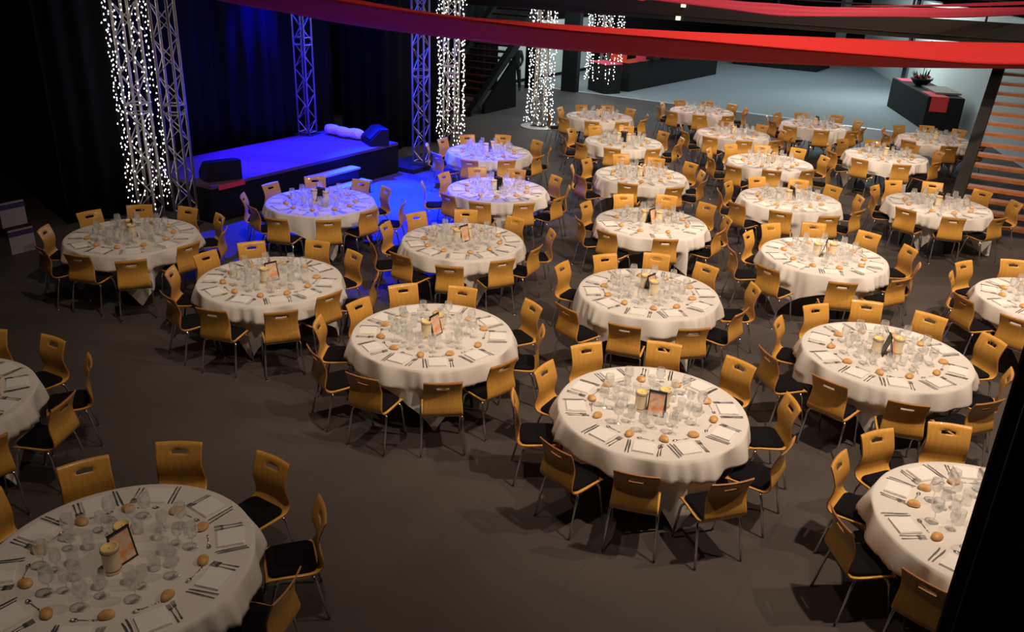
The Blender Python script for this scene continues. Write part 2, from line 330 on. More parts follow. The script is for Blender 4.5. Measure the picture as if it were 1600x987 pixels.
# ---------------------------------------------------------------- trusses and light strings
def truss(name, x, y, label, h=7.2, s_=0.29, rz=0.0, base=True, z0=0.0):
    t = empty(name, (x, y, z0), rz); tag(t, label, 'truss')
    a = s_ / 2; cs = [(-a, -a), (a, -a), (a, a), (-a, a)]
    for cx, cy in cs:
        b = MB(); b.tube([(cx, cy, 0.012), (cx, cy, h)], 0.025, 8); b.build('chord', M['alu'], t, smooth=True)
    b = MB(); pitch = 0.29
    for j in range(4):
        p0 = cs[j]; p1 = cs[(j + 1) % 4]; k = int(h / pitch)
        for i in range(k):
            q0, q1 = (p0, p1) if (i + j) % 2 else (p1, p0)
            b.tube([(*q0, 0.05 + i * pitch), (*q1, 0.05 + (i + 1) * pitch)], 0.0095, 5, cap=False)
    b.build('lattice', M['alu'], t, smooth=True)
    for z in (0.06, 2.0, 2.16, 4.0, 4.16, 6.0, 6.16):
        if z > h: continue
        b = MB()
        for j in range(4): b.tube([(*cs[j], z), (*cs[(j + 1) % 4], z)], 0.014, 5, cap=False)
        b.build('cross_frame', M['alu'], t, smooth=True)
    if base:
        b = MB(); b.box(-.22, .22, -.22, .22, 0, 0.012); b.build('base_plate', M['dark_metal'], t)
    return t
truss('light_truss', -13.22, 8.85, 'leftmost aluminium truss wrapped in white light strings', rz=R(25))
truss('bare_truss', -12.72, 9.20, 'bare aluminium truss at the near stage corner', rz=R(30))
truss('bare_truss', -12.32, 15.50, 'bare aluminium truss on plinth right of stage', rz=R(12), z0=0.10)
truss('bare_truss', -14.55, 14.05, 'thin blue-lit truss rising behind the pale fleece', rz=R(10), z0=0.705, s_=0.29, base=True, h=6.4)
truss('light_truss', -12.75, 17.25, 'aluminium truss inside light strings right of the stage', rz=R(15))
truss('light_truss', -12.95, 22.0, 'aluminium truss in lights standing on the round plate', rz=R(15), z0=0.03)
truss('light_truss', -15.5, 31.25, 'farthest aluminium truss in lights behind the left buffet', rz=R(15))
b = MB(); b.lathe([(0.0, 0.0), (0.56, 0.0), (0.56, 0.02), (0.53, 0.03), (0.0, 0.03)], 40)
o = b.build('round_base_plate', M['disc'], smooth=False, loc=(-12.95, 22.0, 0)); tag(o, 'round pale base plate under the third light column', 'base plate')
bulb_proto = []
for (nm, cx, cy, rad, z0, z1, ns, flare, zm) in (('leftmost truss', -13.22, 8.85, 0.335, 0.30, 6.6, 16, 0.006, .45),
        ('truss right of the stage', -12.75, 17.25, 0.345, 0.25, 6.6, 16, 0.008, .4),
        ('truss on the round plate', -12.95, 22.0, 0.36, 0.10, 4.3, 17, 0.022, .1),
        ('farthest truss', -14.78, 29.78, 0.66, 0.42, 6.0, 18, 0.005, .2)):
    for i in range(ns):
        a = 2 * PI * i / ns + rnd.uniform(-.05, .05); r0 = rad * rnd.uniform(.88, 1.06)
        zz0 = z0 + rnd.uniform(0, zm)
        if cy > 28:                                              # over the buffets the strings stop above the table tops
            sx_, sy_ = cx + r0 * math.cos(a), cy + r0 * math.sin(a)
            if (sx_ + 14.5) * .53 + (sy_ - 29.4) * .85 > -.12 and (sx_ + 14.5) * .85 - (sy_ - 29.4) * .53 < .12: zz0 = 1.22
            if sy_ > 30.1: zz0 = 1.90 if sx_ < -14.3 else 1.22
        t = empty('light_string', (cx + r0 * math.cos(a), cy + r0 * math.sin(a), zz0)); t['label'] = 'white light string on the ' + nm; t['category'] = 'light string'; t['group'] = 'light strings on the ' + nm
        pts = []; ph = rnd.uniform(0, 6); z = zz0
        while z < z1:
            fl = flare * max(0, 1 - (z - z0) / 1.4) ** 2 * 3
            pts.append((fl * math.cos(a) + 0.02 * math.sin(z * 2.3 + ph), fl * math.sin(a) + 0.02 * math.cos(z * 1.9 + ph), z - zz0)); z += 0.105
        b = MB(); b.tube(pts[::3] + [pts[-1]], 0.0025, 3, cap=False); b.build('wire', M['wire'], t)
        b = MB()
        for q_ in pts:
            if rnd.random() < .15: continue
            x, y, z = q_[0] + rnd.uniform(-.03, .03), q_[1] + rnd.uniform(-.03, .03), q_[2] + rnd.uniform(-.03, .03)
            r_ = 0.0105 * (1.0 if cy < 12 else (1.2 if cy < 25 else 1.5)); h_ = r_ * 1.5
            b.add([(x + r_, y, z), (x, y + r_, z), (x - r_, y, z), (x, y - r_, z), (x, y, z + h_), (x, y, z - h_)],
                  [(0, 1, 4), (1, 2, 4), (2, 3, 4), (3, 0, 4), (1, 0, 5), (2, 1, 5), (3, 2, 5), (0, 3, 5)])
        o = b.build('bulbs', M['bulb'], t); o['kind'] = 'stuff'

# ---------------------------------------------------------------- red swags
def swag(name, rows, m, label, amp=0.012, thick=0.012):
    # rows: polylines (top, ..., bottom) of the hanging cloth, resampled and rippled, with thickness
    def cat(P, t):
        n_ = len(P) - 1; i = min(int(t * n_), n_ - 1); u = t * n_ - i
        p0, p1, p2, p3 = [Vector(P[max(0, min(n_, i + k))]) for k in (-1, 0, 1, 2)]
        return 0.5 * ((2 * p1) + (p2 - p0) * u + (2 * p0 - 5 * p1 + 4 * p2 - p3) * u * u + (3 * p1 - p0 - 3 * p2 + p3) * u ** 3)
    NU = 150; sub = 7; b = MB(); vs = []; nv = (len(rows) - 1) * sub + 1
    for iu in range(NU):
        t = iu / (NU - 1); P = [cat(r_, t) for r_ in rows]
        for iv in range(nv):
            k = min(iv // sub, len(rows) - 2); u = iv / sub - k
            q_ = P[k].lerp(P[k + 1], u)
            q_.y += amp * math.sin(iv * 2.1 + 5 * t + 1.3 * math.sin(t * 17)) ; q_.x -= amp * .6 * math.sin(iv * 1.7 + 9 * t)
            vs.append(q_)
    N = len(vs); vs2 = [v + Vector((-thick * .5, thick * .85, thick * (1.2 if len(rows) > 2 and i % nv > sub else -.8))) for i, v in enumerate(vs)]; fs = []
    for iu in range(NU - 1):
        for iv in range(nv - 1):
            a = iu * nv + iv; fs.append((a, a + nv, a + nv + 1, a + 1)); fs.append((N + a + 1, N + a + nv + 1, N + a + nv, N + a))
        fs.append((iu * nv, N + iu * nv, N + (iu + 1) * nv, (iu + 1) * nv)); e = nv - 1
        fs.append((iu * nv + e, (iu + 1) * nv + e, N + (iu + 1) * nv + e, N + iu * nv + e))
    b.add(vs + vs2, fs); o = b.build(name, m, smooth=True); tag(o, label, 'drape'); return o
TOP = [(-12.55, 8.95, 4.72), (-11.21, 8.7, 4.359), (-10.01, 9.44, 4.164), (-9.11, 10.0, 4.025), (-7.98, 10.7, 3.867), (-6.63, 11.54, 3.8), (-5.1, 12.48, 3.767), (-3.63, 13.4, 3.762), (-2.23, 14.27, 3.758), (-1.17, 14.93, 3.778), (-0.27, 15.48, 3.807), (0.7, 16.08, 3.861), (4.45, 18.3, 4.25)]
CRE = [(-12.50, 8.85, 4.69), (-10.96, 8.5, 4.341), (-9.78, 9.23, 4.141), (-8.91, 9.77, 4.005), (-7.8, 10.46, 3.868), (-6.47, 11.28, 3.749), (-4.98, 12.21, 3.681), (-3.52, 13.11, 3.603), (-2.13, 13.97, 3.543), (-1.07, 14.63, 3.493), (-0.19, 15.18, 3.515), (0.78, 15.78, 3.54), (4.45, 18.1, 4.10)]
BOT = [(-12.55, 9.0, 4.60), (-11.66, 9.01, 4.013), (-10.41, 9.78, 3.762), (-9.47, 10.37, 3.613), (-8.28, 11.11, 3.491), (-6.86, 11.99, 3.383), (-5.26, 12.98, 3.319), (-3.7, 13.94, 3.298), (-2.24, 14.85, 3.315), (-1.12, 15.54, 3.349), (-0.18, 16.12, 3.387), (0.83, 16.75, 3.448), (4.45, 18.4, 4.02)]
swag('red_swag', [TOP, CRE, BOT], M['red'], 'long crimson cloth swag sweeping across the whole hall in front')
T2 = [(-12.1, 15.4, 5.7), (-7.79, 15.88, 4.271), (-7.09, 16.31, 4.209), (-5.86, 17.07, 4.075), (-5.04, 17.58, 4.043), (-4.35, 18.01, 4.016), (-3.06, 18.81, 4.056), (-2.11, 19.4, 4.094), (-0.94, 20.12, 4.162), (-0.68, 20.29, 4.182)]
B2 = [(-12.1, 15.35, 5.6), (-7.74, 15.79, 4.158), (-7.04, 16.23, 4.025), (-5.81, 16.99, 3.91), (-4.98, 17.5, 3.832), (-4.3, 17.92, 3.845), (-3.01, 18.72, 3.896), (-2.06, 19.32, 3.921), (-0.91, 20.03, 4.025), (-0.65, 20.19, 4.051)]
swag('red_swag', [T2, B2], M['rose'], 'thinner magenta cloth swag above the crimson one', amp=.008)
T3 = [(-3.73, 17.93, 4.073), (-2.64, 18.6, 4.139), (-1.77, 19.14, 4.206), (-0.95, 19.65, 4.277), (-0.75, 19.77, 4.32)]
B3 = [(-3.72, 17.93, 4.068), (-2.63, 18.6, 4.11), (-1.75, 19.15, 4.155), (-0.93, 19.66, 4.22), (-0.73, 19.78, 4.252)]
swag('red_swag', [T3, B3], M['rose'], 'narrowest dark red cloth swag in the top right corner', amp=.003)

# ---------------------------------------------------------------- staircases
def stairs(name, x0, x1, t0, run, rise, n_, label, rail_side, skirt=False, m=None):
    s_ = empty(name, (x0, t0, 0)); tag(s_, label, 'staircase')
    W = x1 - x0
    for i in range(n_):
        b = MB(); b.box(0.05, W - .05, i * run, i * run + 0.27, rise * (i + 1) - 0.06, rise * (i + 1)); b.build('tread', m, s_)
    for x in (-0.02, W):
        b = MB(); L0 = -.25; L1 = n_ * run + .1; k = rise / run
        zf = lambda y: rise + k * y
        b.add([(x + e, y, z) for e in (-.16, .06) for (y, z) in ((L0, max(0, zf(L0) - .3)), (L0 + .02, zf(L0) + .14), (L1, zf(L1) + .14), (L1, zf(L1) - .3))],
              [(3, 2, 1, 0), (4, 5, 6, 7), (0, 1, 5, 4), (1, 2, 6, 5), (2, 3, 7, 6), (3, 0, 4, 7)])
        b.build('stringer', M['blackpaint'], s_)
    if skirt:
        b = MB(); b.add([(W + e, y, z) for e in (-.02, .08) for (y, z) in ((0.5, 0), (0.5, zf(.5) - .3), (2.3, zf(2.3) - .3), (2.4, 0))],
              [(3, 2, 1, 0), (4, 5, 6, 7), (0, 1, 5, 4), (1, 2, 6, 5), (2, 3, 7, 6), (3, 0, 4, 7)])
        b.build('side_cloth', M['black'], s_)
    return s_
stairs('open_staircase', -1.12, 2.6, 18.55, 0.22, 0.185, 15, 'open wooden-tread staircase with black stringer at the right edge', 0, m=M['tread'])
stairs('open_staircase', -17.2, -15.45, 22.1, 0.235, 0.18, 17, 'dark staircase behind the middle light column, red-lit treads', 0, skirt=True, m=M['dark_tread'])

# ---------------------------------------------------------------- buffets in the rear
def runner_box(b, x0, x1, y0, y1, z0, z1): b.box(x0, x1, y0, y1, z0, z1)
cb = empty('buffet_counter', (-14.35, 29.5, 0)); tag(cb, 'small black-skirted buffet with pink top behind the left table row', 'buffet')
b = MB(); b.prism([(-1.2, 0.55), (-0.15, -0.1), (0.20, 0.55), (-0.85, 1.2)], 0, 1.07); b.build('skirt', M['skirt'], cb)
b = MB(); b.prism([(-1.22, 0.53), (-0.13, -0.13), (0.22, 0.56), (-0.85, 1.23)], 1.07, 1.10); b.build('runner', M['pinkrunner'], cb)
cb = empty('buffet_counter', (-14.0, 30.8, 0)); tag(cb, 'long black-skirted buffet with red runners at rear left', 'buffet')
b = MB(); b.prism([(-.78, -0.1), (-0.1, -0.1), (0.45, 8.2), (-0.25, 8.2)], 0, 1.07); b.build('skirt', M['skirt'], cb)
b = MB(); b.prism([(-.75, -0.1), (-.15, -0.1), (0.40, 8.15), (-0.2, 8.15)], 1.07, 1.09); b.build('runner', M['redcube'], cb)
b = MB(); b.box(-1.0, -0.45, -0.14, -0.10, 0.72, 1.09); b.build('runner_end', M['redcube'], cb)
for i, (x, y, sx, h_, mm, lb) in enumerate(((-14.75, 30.95, .30, .62, 'redcube', 'tall red display cube on the long left buffet'),
                             (-14.1, 31.6, .16, .26, 'pinkrunner', 'small crimson cube on the long left buffet'))):
    b = MB(); b.box(-sx, sx, -.12, .12, 0, h_); b.box(-sx * .8, sx * .8, -.1, .1, h_, h_ + .01)
    o = b.build('display_cube', M[mm], loc=(x, y, 1.10)); tag(o, lb, 'display cube')
for i in range(3):
    t = empty('black_crate', (-14.2 + i * .06, 32.6 + i * .9, 1.10)); tag(t, ('near', 'middle', 'far')[i] + ' black crate on the long left buffet', 'crate')
    b = MB(); b.box(-.35, .35, -.3, .3, 0, .25); b.build('body', M['blackpaint'], t)
    b = MB(); b.box(-.25, .25, -.2, .2, .25, .29); b.build('red_insert', M['pinkrunner'], t)
b = MB(); b.box(-.4, .4, -1.6, 1.6, 0, .015); o = b.build('white_plate_stack', M['napkin'], loc=(-14.05, 36.8, 1.10)); tag(o, 'white linen sheet at the far end of the long left buffet', 'linen')
# right buffet
cb = empty('buffet_counter', (-3.44, 30.5, 0)); tag(cb, 'black-cloth buffet table with red runners at rear right', 'buffet')
a = Vector((-1.87, 4.5)); n_ = Vector((0.94, 0.36)); q0 = Vector((0, 0)); q1 = a; q2 = a + n_ * 1.1; q3 = n_ * 1.1
b = MB(); b.prism([tuple(q0), tuple(q3), tuple(q2), tuple(q1)], 0, 1.04)
b.build('cloth', M['skirt'], cb)
ad = a.normalized()
for d0, d1, mm in ((0.0, 1.3, 'runner'), (3.9, 4.8, 'pinkrunner')):
    b = MB(); b.prism([tuple(v) for v in (n_ * .10 + ad * d0, n_ * .62 + ad * d0, n_ * .62 + ad * d1, n_ * .10 + ad * d1)], 1.04, 1.055)
    if d0 < 1: b.prism([tuple(v) for v in (n_ * .10 - ad * .02, n_ * .62 - ad * .02, n_ * .62, n_ * .10)], 0.58, 1.055)
    b.build('runner', M[mm], cb)
bl = empty('plant_bowl', (-4.1, 33.3, 1.058)); tag(bl, 'black bowl of dark foliage with red flowers on the right buffet', 'plant bowl')
b = MB(); b.lathe([(0.0, 0.0), (.18, 0.0), (.36, .2), (.38, .26), (.34, .24), (.16, .04), (0, .04)], 20); b.build('bowl', M['pot'], bl, smooth=True)
b = MB()
for i in range(46):
    an = rnd.uniform(0, 2 * PI); l_ = rnd.uniform(.2, .5); el = rnd.uniform(.2, 1.4); d = Vector((math.cos(an) * math.cos(el), math.sin(an) * math.cos(el), math.sin(el)))
    p0 = Vector((rnd.uniform(-.2, .2), rnd.uniform(-.2, .2), .15)); sd = Vector((-math.sin(an), math.cos(an), 0)) * .03
    b.add([p0, p0 + d * l_ * .5 + sd, p0 + d * l_, p0 + d * l_ * .5 - sd], [(0, 1, 2, 3)])
b.build('leaves', M['plant'], bl)
b = MB()
for i in range(7): an = i * .9; b.lathe([(0, -.05), (.05, -.02), (.06, .02), (0, .05)], 8, (math.cos(an) * .22, math.sin(an) * .22, .30))
b.build('flowers', M['runner'], bl, smooth=True)
b = MB(); b.tube([(0, 0, .1), (.02, 0, .8), (0.05, 0, 1.5)], .012, 6); b.build('stem', M['plant'], bl)
b = MB(); b.box(-.4, .4, -.9, .9, 0, .06); o = b.build('serving_tray', mat('brown_tray', (.25, .2, .16), .6), loc=(-3.3, 32.2, 1.056), rz=R(22)); tag(o, 'brown serving tray between the red runners on the right buffet', 'tray')
# rear black podium
b = MB(); b.box(-14.5, -10.2, 44.0, 46.6, 0, 0.5); b.box(-14.4, -10.3, 44.1, 46.5, .5, .53); o = b.build('rear_podium', M['skirt']); tag(o, 'low black podium at the back of the grey carpet', 'podium')

# ---------------------------------------------------------------- near black post at the right
P0 = (0.0, 0.0)
px_, py_ = 2.2820, 3.2852
hx = px_ * 0.84988 + py_ * -0.52697; hy = px_ * 0.52697 + py_ * 0.84988
pt = empty('steel_post', (hx, hy, 0), R(-31.8)); tag(pt, 'near black steel post cutting off the right side', 'post')
b = MB(); b.box(0.012, 0.30, -0.12, 0.12, 0, 9.58); b.build('post_body', M['blackpaint'], pt)
b = MB(); b.box(0.0, 0.012, -0.125, 0.125, 0, 9.58); b.build('edge_strip', mat('brown_edge', (.10, .055, .04), .5), pt)
b = MB(); b.tube([(0.09, -.135, 0), (0.09, -.135, 9.5)], .012, 8); b.build('cable', mat('dark_red_cable', (.05, .015, .012), .5), pt)
# ---------------------------------------------------------------- chair
def shell_mesh():
    prof = [(.215, .425), (.205, .440), (.17, .450), (.08, .452), (-.03, .445), (-.10, .443), (-.150, .447), (-.180, .460), (-.200, .485), (-.207, .52),
            (-.200, .58), (-.192, .64), (-.197, .70), (-.213, .757), (-.220, .776), (-.231, .806), (-.245, .84), (-.262, .875)]
    half = [.190, .196, .200, .203, .205, .205, .205, .204, .203, .201, .196, .191, .188, .188, .189, .190, .192, .193]
    us = [-1, -.93, -.75, -.5, -.33, 0, .33, .5, .75, .93, 1]
    vs = []; fs = []; n = len(us)
    for (y, z), h in zip(prof, half):
        back = max(0, min(1, (z - .50) / .2))
        for u in us: vs.append((u * h, y + .022 * u * u * back - .0 * (1 - back), z + .006 * u * u * (1 - back)))
    for i in range(len(prof) - 1):
        for j in range(n - 1):
            if i == 14 and 3 < j + 1 and j < 6 and us[j] >= -.34 and us[j + 1] <= .34: continue
            fs.append((i * n + j, i * n + j + 1, (i + 1) * n + j + 1, (i + 1) * n + j))
    me = bpy.data.meshes.new('shell_surface'); me.from_pydata(vs, [], fs); me.update()
    bm = bmesh.new(); bm.from_mesh(me); bmesh.ops.recalc_face_normals(bm, faces=bm.faces)
    # thicken by hand: offset copy + rim quads with the edge material
    bm.normal_update(); top = list(bm.faces); vmap = {}
    for v in list(bm.verts): vmap[v] = bm.verts.new(v.co - v.normal * 0.011)
    for f_ in top:
        bm.faces.new([vmap[v] for v in reversed(f_.verts)])
    for e in [e for e in bm.edges if len(e.link_faces) == 1 and e.verts[0] in vmap and e.verts[1] in vmap]:
        a, b_ = e.verts
        lp = e.link_loops[0]; a, b_ = lp.vert, lp.link_loop_next.vert
        nf = bm.faces.new([b_, a, vmap[a], vmap[b_]]); nf.material_index = 1
    for f_ in bm.faces: f_.smooth = f_.material_index == 0
    bm.to_mesh(me); bm.free(); me.materials.append(M['ply']); me.materials.append(M['ply_edge'])
    return me
def make_chair():
    t = empty('banquet_chair', (0, 0, 0))
    o = bpy.data.objects.new('plywood_shell', shell_mesh()); C.objects.link(o); o.parent = t
    b = MB(); ring = []                                         # rounded upholstered pad
    def rr(s_, z, d=0):
        pts = []
        hx_, y0, y1, r_ = .178 - s_, -.165 + s_, .185 - s_, .055
        for (cx, cy, a0) in ((hx_ - r_, y1 - r_, 0), (-hx_ + r_, y1 - r_, 90), (-hx_ + r_, y0 + r_, 180), (hx_ - r_, y0 + r_, 270)):
            for k in range(4): a = R(a0 + k * 30); pts.append((cx + r_ * math.cos(a), cy + r_ * math.sin(a), z))
        return pts
    L = [rr(0.0, .453), rr(-.004, .468), rr(.004, .480), rr(.03, .486)]; n = len(L[0])
    vs = [p for l in L for p in l]; fs = [tuple(range(n - 1, -1, -1)), tuple(range(3 * n, 4 * n))]
    for i in range(3):
        for k in range(n): fs.append((i * n + k, i * n + (k + 1) % n, (i + 1) * n + (k + 1) % n, (i + 1) * n + k))
    b.add(vs, fs); b.build('seat_pad', M['pad'], t, smooth=True)
    b = MB()
    for y in (.12, -.12): b.tube([(-.16, y, .424), (.16, y, .424)], .011, 8)
    b.tube([(-.12, .12, .424), (-.12, -.12, .424)], .009, 6); b.tube([(.12, .12, .424), (.12, -.12, .424)], .009, 6)
    b.build('seat_frame', M['chrome'], t, smooth=True)
    for sx in (-1, 1):
        for sy in (-1, 1):
            b = MB(); b.tube([(sx * .16, sy * .12, .424), (sx * .190, sy * .128, .422), (sx * .203, sy * .135, .408), (sx * .206, sy * .15, .37), (sx * (.205 if sy > 0 else .222), sy * .225, .006)], .0115, 8)
            xf = sx * (.205 if sy > 0 else .222); b.tube([(xf, sy * .225, 0), (xf, sy * .225, .012)], .014, 8)
            b.build('leg', M['chrome'], t, smooth=True)
    index_tree(t); return t
chair0 = make_chair(); chair_used = False
TABLES = [
 ('A',-2.544,6.726,[(34.3,1.393),(72.0,1.41),(108.6,1.341),(147.7,1.322),(182.0,1.22),(214.7,1.356),(255.7,1.351),(288.4,1.344),(321.0,1.444),(356.7,1.339)]),
 ('B',-5.272,6.818,[(65.8,1.397),(109.9,1.24),(144.1,1.324),(179.4,1.164),(212.1,1.322),(245.6,1.417),(278.3,1.43),(312.2,1.399),(345.4,1.22),(30.3,1.259)]),
 ('C',-3.842,9.545,[(34.7,1.428),(73.7,1.268),(108.9,1.298),(145.2,1.24),(181.5,1.314),(249.9,1.444),(282.6,1.447),(316.0,1.422),(353.8,1.311)]),
 ('D',-0.904,9.459,[(44.9,1.425),(77.6,1.348),(110.3,1.371),(143.5,1.24),(182.4,1.24),(223.4,1.477),(256.0,1.355),(288.7,1.398),(324.4,1.365),(2.4,1.24)]),
 ('E',-2.343,12.57,[(41.6,1.428),(74.3,1.408),(110.8,1.413),(143.5,1.321),(177.3,1.223),(217.5,1.456),(252.1,1.462),(292.8,1.457),(330.6,1.386),(4.4,1.314)]),
 ('F',-3.687,15.557,[(64.9,1.263),(97.9,1.24),(136.9,1.257),(177.8,1.24),(210.5,1.341),(246.6,1.48),(279.2,1.392),(311.9,1.48),(344.5,1.372),(30.2,1.315)]),
 ('G',-4.928,18.432,[(45.7,1.374),(81.0,1.48),(114.6,1.329),(147.3,1.398),(183.4,1.414),(221.7,1.413),(255.8,1.48),(288.5,1.318),(325.9,1.24),(358.6,1.35)]),
 ('H',-5.111,12.482,[(33.6,1.303),(70.6,1.447),(103.3,1.465),(136.0,1.374),(178.7,1.276),(225.8,1.276),(261.0,1.284),(304.1,1.24),(358.0,1.22)]),
 ('I',-6.976,9.755,[(43.6,1.412),(81.0,1.24),(123.6,1.288),(162.4,1.29),(196.4,1.291),(231.0,1.414),(263.7,1.335),(299.1,1.464),(331.8,1.303),(7.2,1.244)]),
 ('J',-7.965,6.884,[(75.1,1.304),(107.8,1.354),(149.4,1.294),(182.0,1.24),(214.7,1.286),(255.2,1.348),(287.9,1.344),(322.5,1.375),(356.2,1.16),(30.6,1.397)]),
 ('K',-10.081,9.94,[(64.4,1.24),(97.8,1.24),(139.0,1.32),(179.9,1.241),(219.1,1.304),(253.3,1.254),(286.9,1.48),(319.5,1.48),(352.2,1.278),(24.8,1.48)]),
 ('L',-10.865,6.895,[(36.8,1.348),(69.9,1.332),(102.6,1.24),(139.9,1.255),(175.0,1.24),(218.3,1.24),(259.7,1.285),(292.4,1.24),(325.0,1.471),(3.0,1.24)]),
 ('M',-10.154,15.144,[(32.8,1.366),(69.3,1.388),(109.9,1.386),(147.5,1.336),(180.4,1.292),(213.1,1.38),(252.2,1.417),(287.6,1.438),(320.3,1.349),(357.1,1.338)]),
 ('N',-8.235,12.584,[(64.9,1.356),(105.6,1.24),(142.1,1.298),(180.8,1.24),(219.4,1.389),(258.3,1.249),(290.9,1.366),(323.5,1.397),(356.2,1.39),(28.9,1.343)]),
 ('O',-6.629,15.393,[(34.0,1.27),(66.7,1.434),(99.4,1.277),(132.0,1.45),(175.0,1.342),(207.7,1.419),(240.3,1.48),(282.3,1.24),(321.3,1.409),(359.8,1.34)]),
 ('P',-8.379,18.219,[(37.3,1.45),(70.0,1.404),(112.8,1.48),(145.5,1.48),(178.2,1.48),(219.6,1.48),(252.3,1.446),(285.5,1.431),(325.3,1.368),(4.6,1.34)]),
 ('Q',-10.389,20.887,[(71.5,1.259),(106.9,1.32),(142.0,1.276),(183.5,1.24),(224.3,1.48),(256.9,1.48),(289.5,1.48),(322.2,1.439),(354.8,1.407),(27.4,1.322)]),
 ('R',-8.59,23.925,[(35.5,1.346),(68.2,1.365),(103.1,1.24),(143.7,1.27),(184.9,1.244),(217.8,1.34),(255.3,1.48),(287.9,1.48),(320.6,1.48),(359.8,1.34)]),
 ('S',-6.69,21.151,[(37.0,1.346),(70.8,1.245),(118.0,1.24),(152.6,1.24),(201.2,1.347),(233.8,1.48),(266.4,1.48),(299.0,1.48),(331.6,1.48),(4.3,1.48)]),
 ('T',-5.35,24.029,[(44.5,1.346),(80.7,1.472),(123.5,1.251),(157.2,1.354),(191.8,1.331),(224.4,1.34),(257.0,1.48),(289.7,1.48),(322.3,1.48),(354.9,1.321)]),
 ('U',-2.992,21.095,[(39.0,1.354),(73.4,1.308),(115.0,1.297),(148.5,1.389),(185.1,1.334),(224.6,1.455),(257.8,1.48),(292.3,1.48),(335.2,1.284)]),
 ('V',-2.334,24.186,[(74.1,1.48),(106.7,1.48),(139.4,1.417),(180.3,1.329),(214.8,1.34),(251.1,1.456),(288.6,1.48),(326.8,1.34)]),
 ('W',-1.346,17.006,[(32.5,1.48),(65.2,1.48),(101.7,1.457),(134.4,1.417),(168.0,1.24),(200.7,1.2),(251.4,1.24),(288.3,1.291),(327.5,1.271)]),
 ('X',0.607,12.604,[(112.8,1.394),(149.1,1.355),(181.8,1.249),(222.8,1.358),(255.4,1.359),(288.1,1.34),(323.8,1.34)]),
 ('Y',0.419,6.627,[(111.2,1.419),(143.9,1.306),(176.5,1.251),(217.3,1.302),(253.8,1.24)]),
 ('a',-4.699,2.527,[(53.7,1.418),(89.0,1.409),(125.4,1.359),(158.1,1.262),(191.8,1.34),(17.5,1.314)]),
 ('z',-8.085,2.845,[(63.1,1.401),(95.8,1.338),(129.8,1.34),(353.8,1.34),(27.9,1.359)]),
]

VIEW = -31.799      # the hall's X axis as the viewer's bearing: 12 o'clock is the far side
DESC = {'A': 'nearest table in the centre column', 'C': 'second table in the centre column', 'H': 'third table in the centre column',
 'O': 'fourth table in the centre column', 'P': 'fifth table in the centre column', 'Q': 'farthest table in the centre column',
 'B': 'nearest table in the left-centre column', 'I': 'second table in the left-centre column', 'N': 'third table in the left-centre column', 'M': 'farthest table in the left-centre column',
 'D': 'nearest table in the right-centre column', 'E': 'second table in the right-centre column', 'F': 'third table in the right-centre column',
 'G': 'fourth table in the right-centre column', 'S': 'fifth table in the right-centre column', 'R': 'farthest table in the right-centre column',
 'J': 'first table below the blue-tinted one', 'K': 'blue-tinted table by the stage steps', 'L': 'table beside the leftmost lit truss',
 'T': 'rearmost right table by the floor strip', 'U': 'right table below the right buffet', 'V': 'table half hidden by the staircase stringer',
 'W': 'table before the open wooden staircase', 'X': 'table cut off by the right edge', 'Y': 'bottom right table behind the post',
 'a': 'big table in the bottom left corner', 'z': 'table cut off by the left edge'}
NUM = ['twelve', 'one', 'two', 'three', 'four', 'five', 'six', 'seven', 'eight', 'nine', 'ten', 'eleven']
CORNER = {'A': 280, 'B': 277, 'C': 300, 'D': 250, 'E': 305, 'F': 262, 'G': 270, 'H': 306, 'I': 290, 'J': 266, 'K': 292, 'L': 296, 'M': 280, 'N': 283, 'O': 283, 'P': 280, 'W': 320, 'X': 230, 'a': 330, 'z': 345, 'Y': 225}
ZT = 0.76
def hours(angs):
    out = []; used = set()
    for a in angs:
        h = round((90 - (a + VIEW)) / 30) % 12
        for d in (0, -1, 1, -2, 2, 3, -3):
            if (h + d) % 12 not in used: h = (h + d) % 12; break
        used.add(h); out.append(h)
    return out
def place_chair(x, y, yaw, label, group):
    global chair_used
    if not chair_used: o = chair0; chair_used = True
    else: o = copy_tree(chair0)
    o.location = (x, y, 0); o.rotation_euler = (0, 0, yaw); tag(o, label, 'chair', group)

